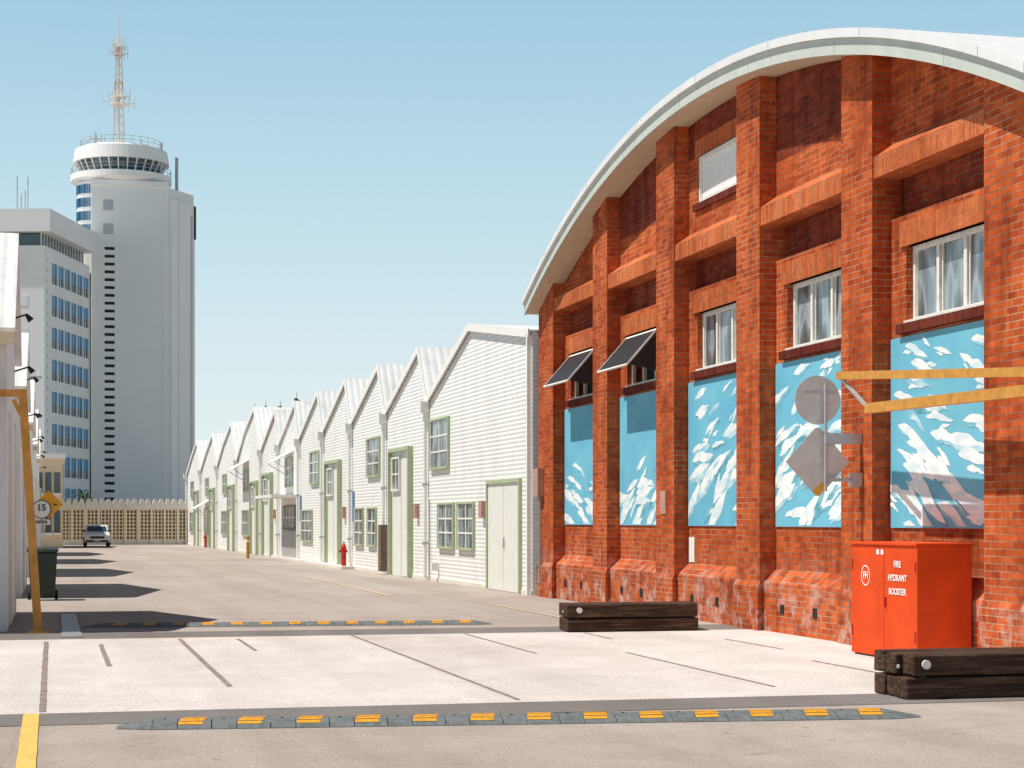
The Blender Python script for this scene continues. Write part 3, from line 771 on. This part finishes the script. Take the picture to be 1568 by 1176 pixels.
# ------------------------------------------------------------------ left road sign
e=empty('speed_sign')
b=MB(); b.cyl((-.30,51.5,0),(-.30,51.5,2.5),.03,'grey')
s=.38; c0=(-.10,2.06); b.prism([(c0[0]-s,c0[1]),(c0[0],c0[1]-s),(c0[0]+s,c0[1]),(c0[0],c0[1]+s)],51.44,51.46,'signyellow','xz')
b.prism([(c0[0]+.13,c0[1]+.03),(c0[0]+.25,c0[1]),(c0[0]+.13,c0[1]-.03)],51.43,51.438,'black','xz')
b.cyl((-.28,51.43,1.93),(-.28,51.42,1.93),.25,'black',n=40); b.cyl((-.28,51.42,1.93),(-.28,51.41,1.93),.225,'white',n=40); b.obj('plates',e)
text('digits','15',(-.28,51.40,1.97),(R(90),0,0),.24,'black',e); b=MB(); b.box(-.52,-.05,51.41,51.43,1.52,1.66,'white'); b.obj('area_plate',e)
text('area','AREA',(-.28,51.40,1.59),(R(90),0,0),.13,'black',e)
# ------------------------------------------------------------------ wheelie bin
e=empty('wheelie_bin',(-.19,39.7,.004))
b=MB()
v=[(-.24,-.26,.06),(.24,-.26,.06),(.24,.26,.06),(-.24,.26,.06),(-.29,-.36,.98),(.29,-.36,.98),(.29,.36,.98),(-.29,.36,.98)]
b.add(v,[(0,3,2,1),(4,5,6,7),(0,1,5,4),(1,2,6,5),(2,3,7,6),(3,0,4,7)],'bin'); b.obj('body',e,bevel=.02)
b=MB(); b.prism([(-.40,.99),(.38,.99),(.36,1.04),(.1,1.09),(-.38,1.05)],-.31,.31,'bin'); b.cyl((-.27,.42,1.0),(.27,.42,1.0),.02,'bin'); b.obj('lid',e,bevel=.01)
b=MB()
for x in (-.27,.27): b.cyl((x-.03,.26,.10),(x+.03,.26,.10),.10,'tyre',n=20)
b.obj('wheels',e)

# ------------------------------------------------------------------ red hydrants, bollard, pole
def hyd(x,y):
    e=empty('fire_hydrant',(x,y,0)); b=MB(); b.cyl((0,0,0),(0,0,.08),.13,'redside'); b.cyl((0,0,.08),(0,0,.72),.085,'redside'); b.cyl((0,0,.72),(0,0,.86),.10,'redside',.03)
    b.cyl((-.17,0,.6),(.17,0,.6),.05,'redside'); b.cyl((0,-.16,.5),(0,0,.5),.06,'redside'); b.cyl((0,0,.86),(0,0,.92),.03,'grey'); b.obj('body',e)
hyd(9.55,62.8); hyd(8.9,113)
e=empty('bollard',(8.1,80.4,0)); b=MB(); b.cyl((0,0,0),(0,0,.95),.07,'orange'); b.cyl((0,0,.95),(0,0,.99),.07,'orange',.03); b.cyl((0,0,.7),(0,0,.8),.073,'white'); b.obj('post',e)
e=empty('power_pole',(-.95,68.5,0)); b=MB(); b.cyl((0,0,0),(0,0,7.0),.10,'grey',.07); b.beam((-.5,0,6.7),(.6,0,6.7),.08,.08,'grey')
for x in (-.45,.0,.5): b.cyl((x,0,6.74),(x,0,6.9),.04,'white')
b.obj('pole',e)

# ------------------------------------------------------------------ parked car (front towards us)
e=empty('parked_car',(2.65,116.5,0)); 
b=MB()
b.prism([(0,.28),(0,.72),(.08,.80),(.95,.92),(3.3,.92),(3.9,.88),(3.95,.35),(3.9,.28)],-.76,.76,'carwhite'); b.obj('body',e,bevel=.06)
b=MB(); b.prism([(.95,.90),(1.5,1.30),(1.65,1.34),(2.7,1.34),(3.3,.90)],-.66,.66,'carwhite'); b.obj('cabin',e,bevel=.05)
b=MB(); b.add([(-.60,.98,.95),(.60,.98,.95),(.54,1.46,1.27),(-.54,1.46,1.27)],[(0,1,2,3)],'tealglass')
for s in (-1,1): b.add([(s*.672,1.2,.96),(s*.672,3.0,.96),(s*.672,2.6,1.27),(s*.672,1.6,1.27)],[(0,1,2,3)],'tealglass')
b.box(-.42,.42,-.02,0,.52,.66,'black'); b.box(-.68,.68,-.03,.0,.30,.42,'black'); b.box(-.2,.2,-.035,-.03,.36,.46,'oldwhite')
for s in (-1,1): b.box(s*.70-.02 if s<0 else .46,-.46 if s<0 else .72,-.03,0,.56,.70,'lamp'); b.box(s*.86 if s<0 else .68,-.68 if s<0 else .86,1.15,1.3,.92,1.04,'black')
b.obj('glass_and_lamps',e)
b=MB()
for s in (-1,1):
    for y in (.75,3.1): b.cyl((s*.60,y,.30),(s*.78,y,.30),.30,'tyre',n=24); b.cyl((s*.78,y,.30),(s*.79,y,.30),.18,'grey',n=16)
b.obj('wheels',e)

# ------------------------------------------------------------------ light
sd=Vector((1,-.10,-1.97)).normalized()
sl=bpy.data.lights.new('sun','SUN'); sl.energy=5.0; sl.angle=R(.5); sl.color=(1,.955,.885)
so=bpy.data.objects.new('sun',sl); so.rotation_euler=sd.to_track_quat('-Z','Y').to_euler(); so.location=(-20,0,40); scene.collection.objects.link(so)
w=bpy.data.worlds.new('World'); scene.world=w; w.use_nodes=True; nt=w.node_tree; bg=nt.nodes['Background']
sky=N(nt,'ShaderNodeTexSky',sky_type='NISHITA'); sky.sun_disc=False
sky.sun_elevation=math.asin(-sd.z); sky.sun_rotation=math.atan2(-sd.x,-sd.y); sky.air_density=1.0; sky.dust_density=.6; sky.ozone_density=1.4
# summer haze: pale near the horizon; overhead darkened to cut fill light
tc=N(nt,'ShaderNodeTexCoord'); sp=N(nt,'ShaderNodeSeparateXYZ'); L(nt,tc.outputs['Generated'],sp.inputs[0])
hz=ramp(nt,sp.outputs[2],[(0,(.88,.94,.94)),(.06,(.79,.90,.925)),(.14,(.61,.81,.89)),(.27,(.37,.63,.80)),(.38,(.06,.13,.22)),(1,(.012,.03,.07))])
sc=N(nt,'ShaderNodeVectorMath',operation='SCALE'); L(nt,hz,sc.inputs[0]); sc.inputs['Scale'].default_value=1/.08
mx_=mixc(nt,.90,sky.outputs[0],sc.outputs[0])
L(nt,mx_,bg.inputs[0]); bg.inputs[1].default_value=.08

# ------------------------------------------------------------------ camera
cd=bpy.data.cameras.new('camera'); cam=bpy.data.objects.new('camera',cd); scene.collection.objects.link(cam)
cam.location=(0,0,1.65); cam.rotation_euler=(R(90),0,R(-13.77)); cd.lens=65.94; cd.sensor_width=36; cd.shift_y=.1327
cd.clip_start=.1; cd.clip_end=6000
scene.camera=cam
scene.view_settings.view_transform='Standard'; scene.view_settings.look='None'; scene.view_settings.exposure=0
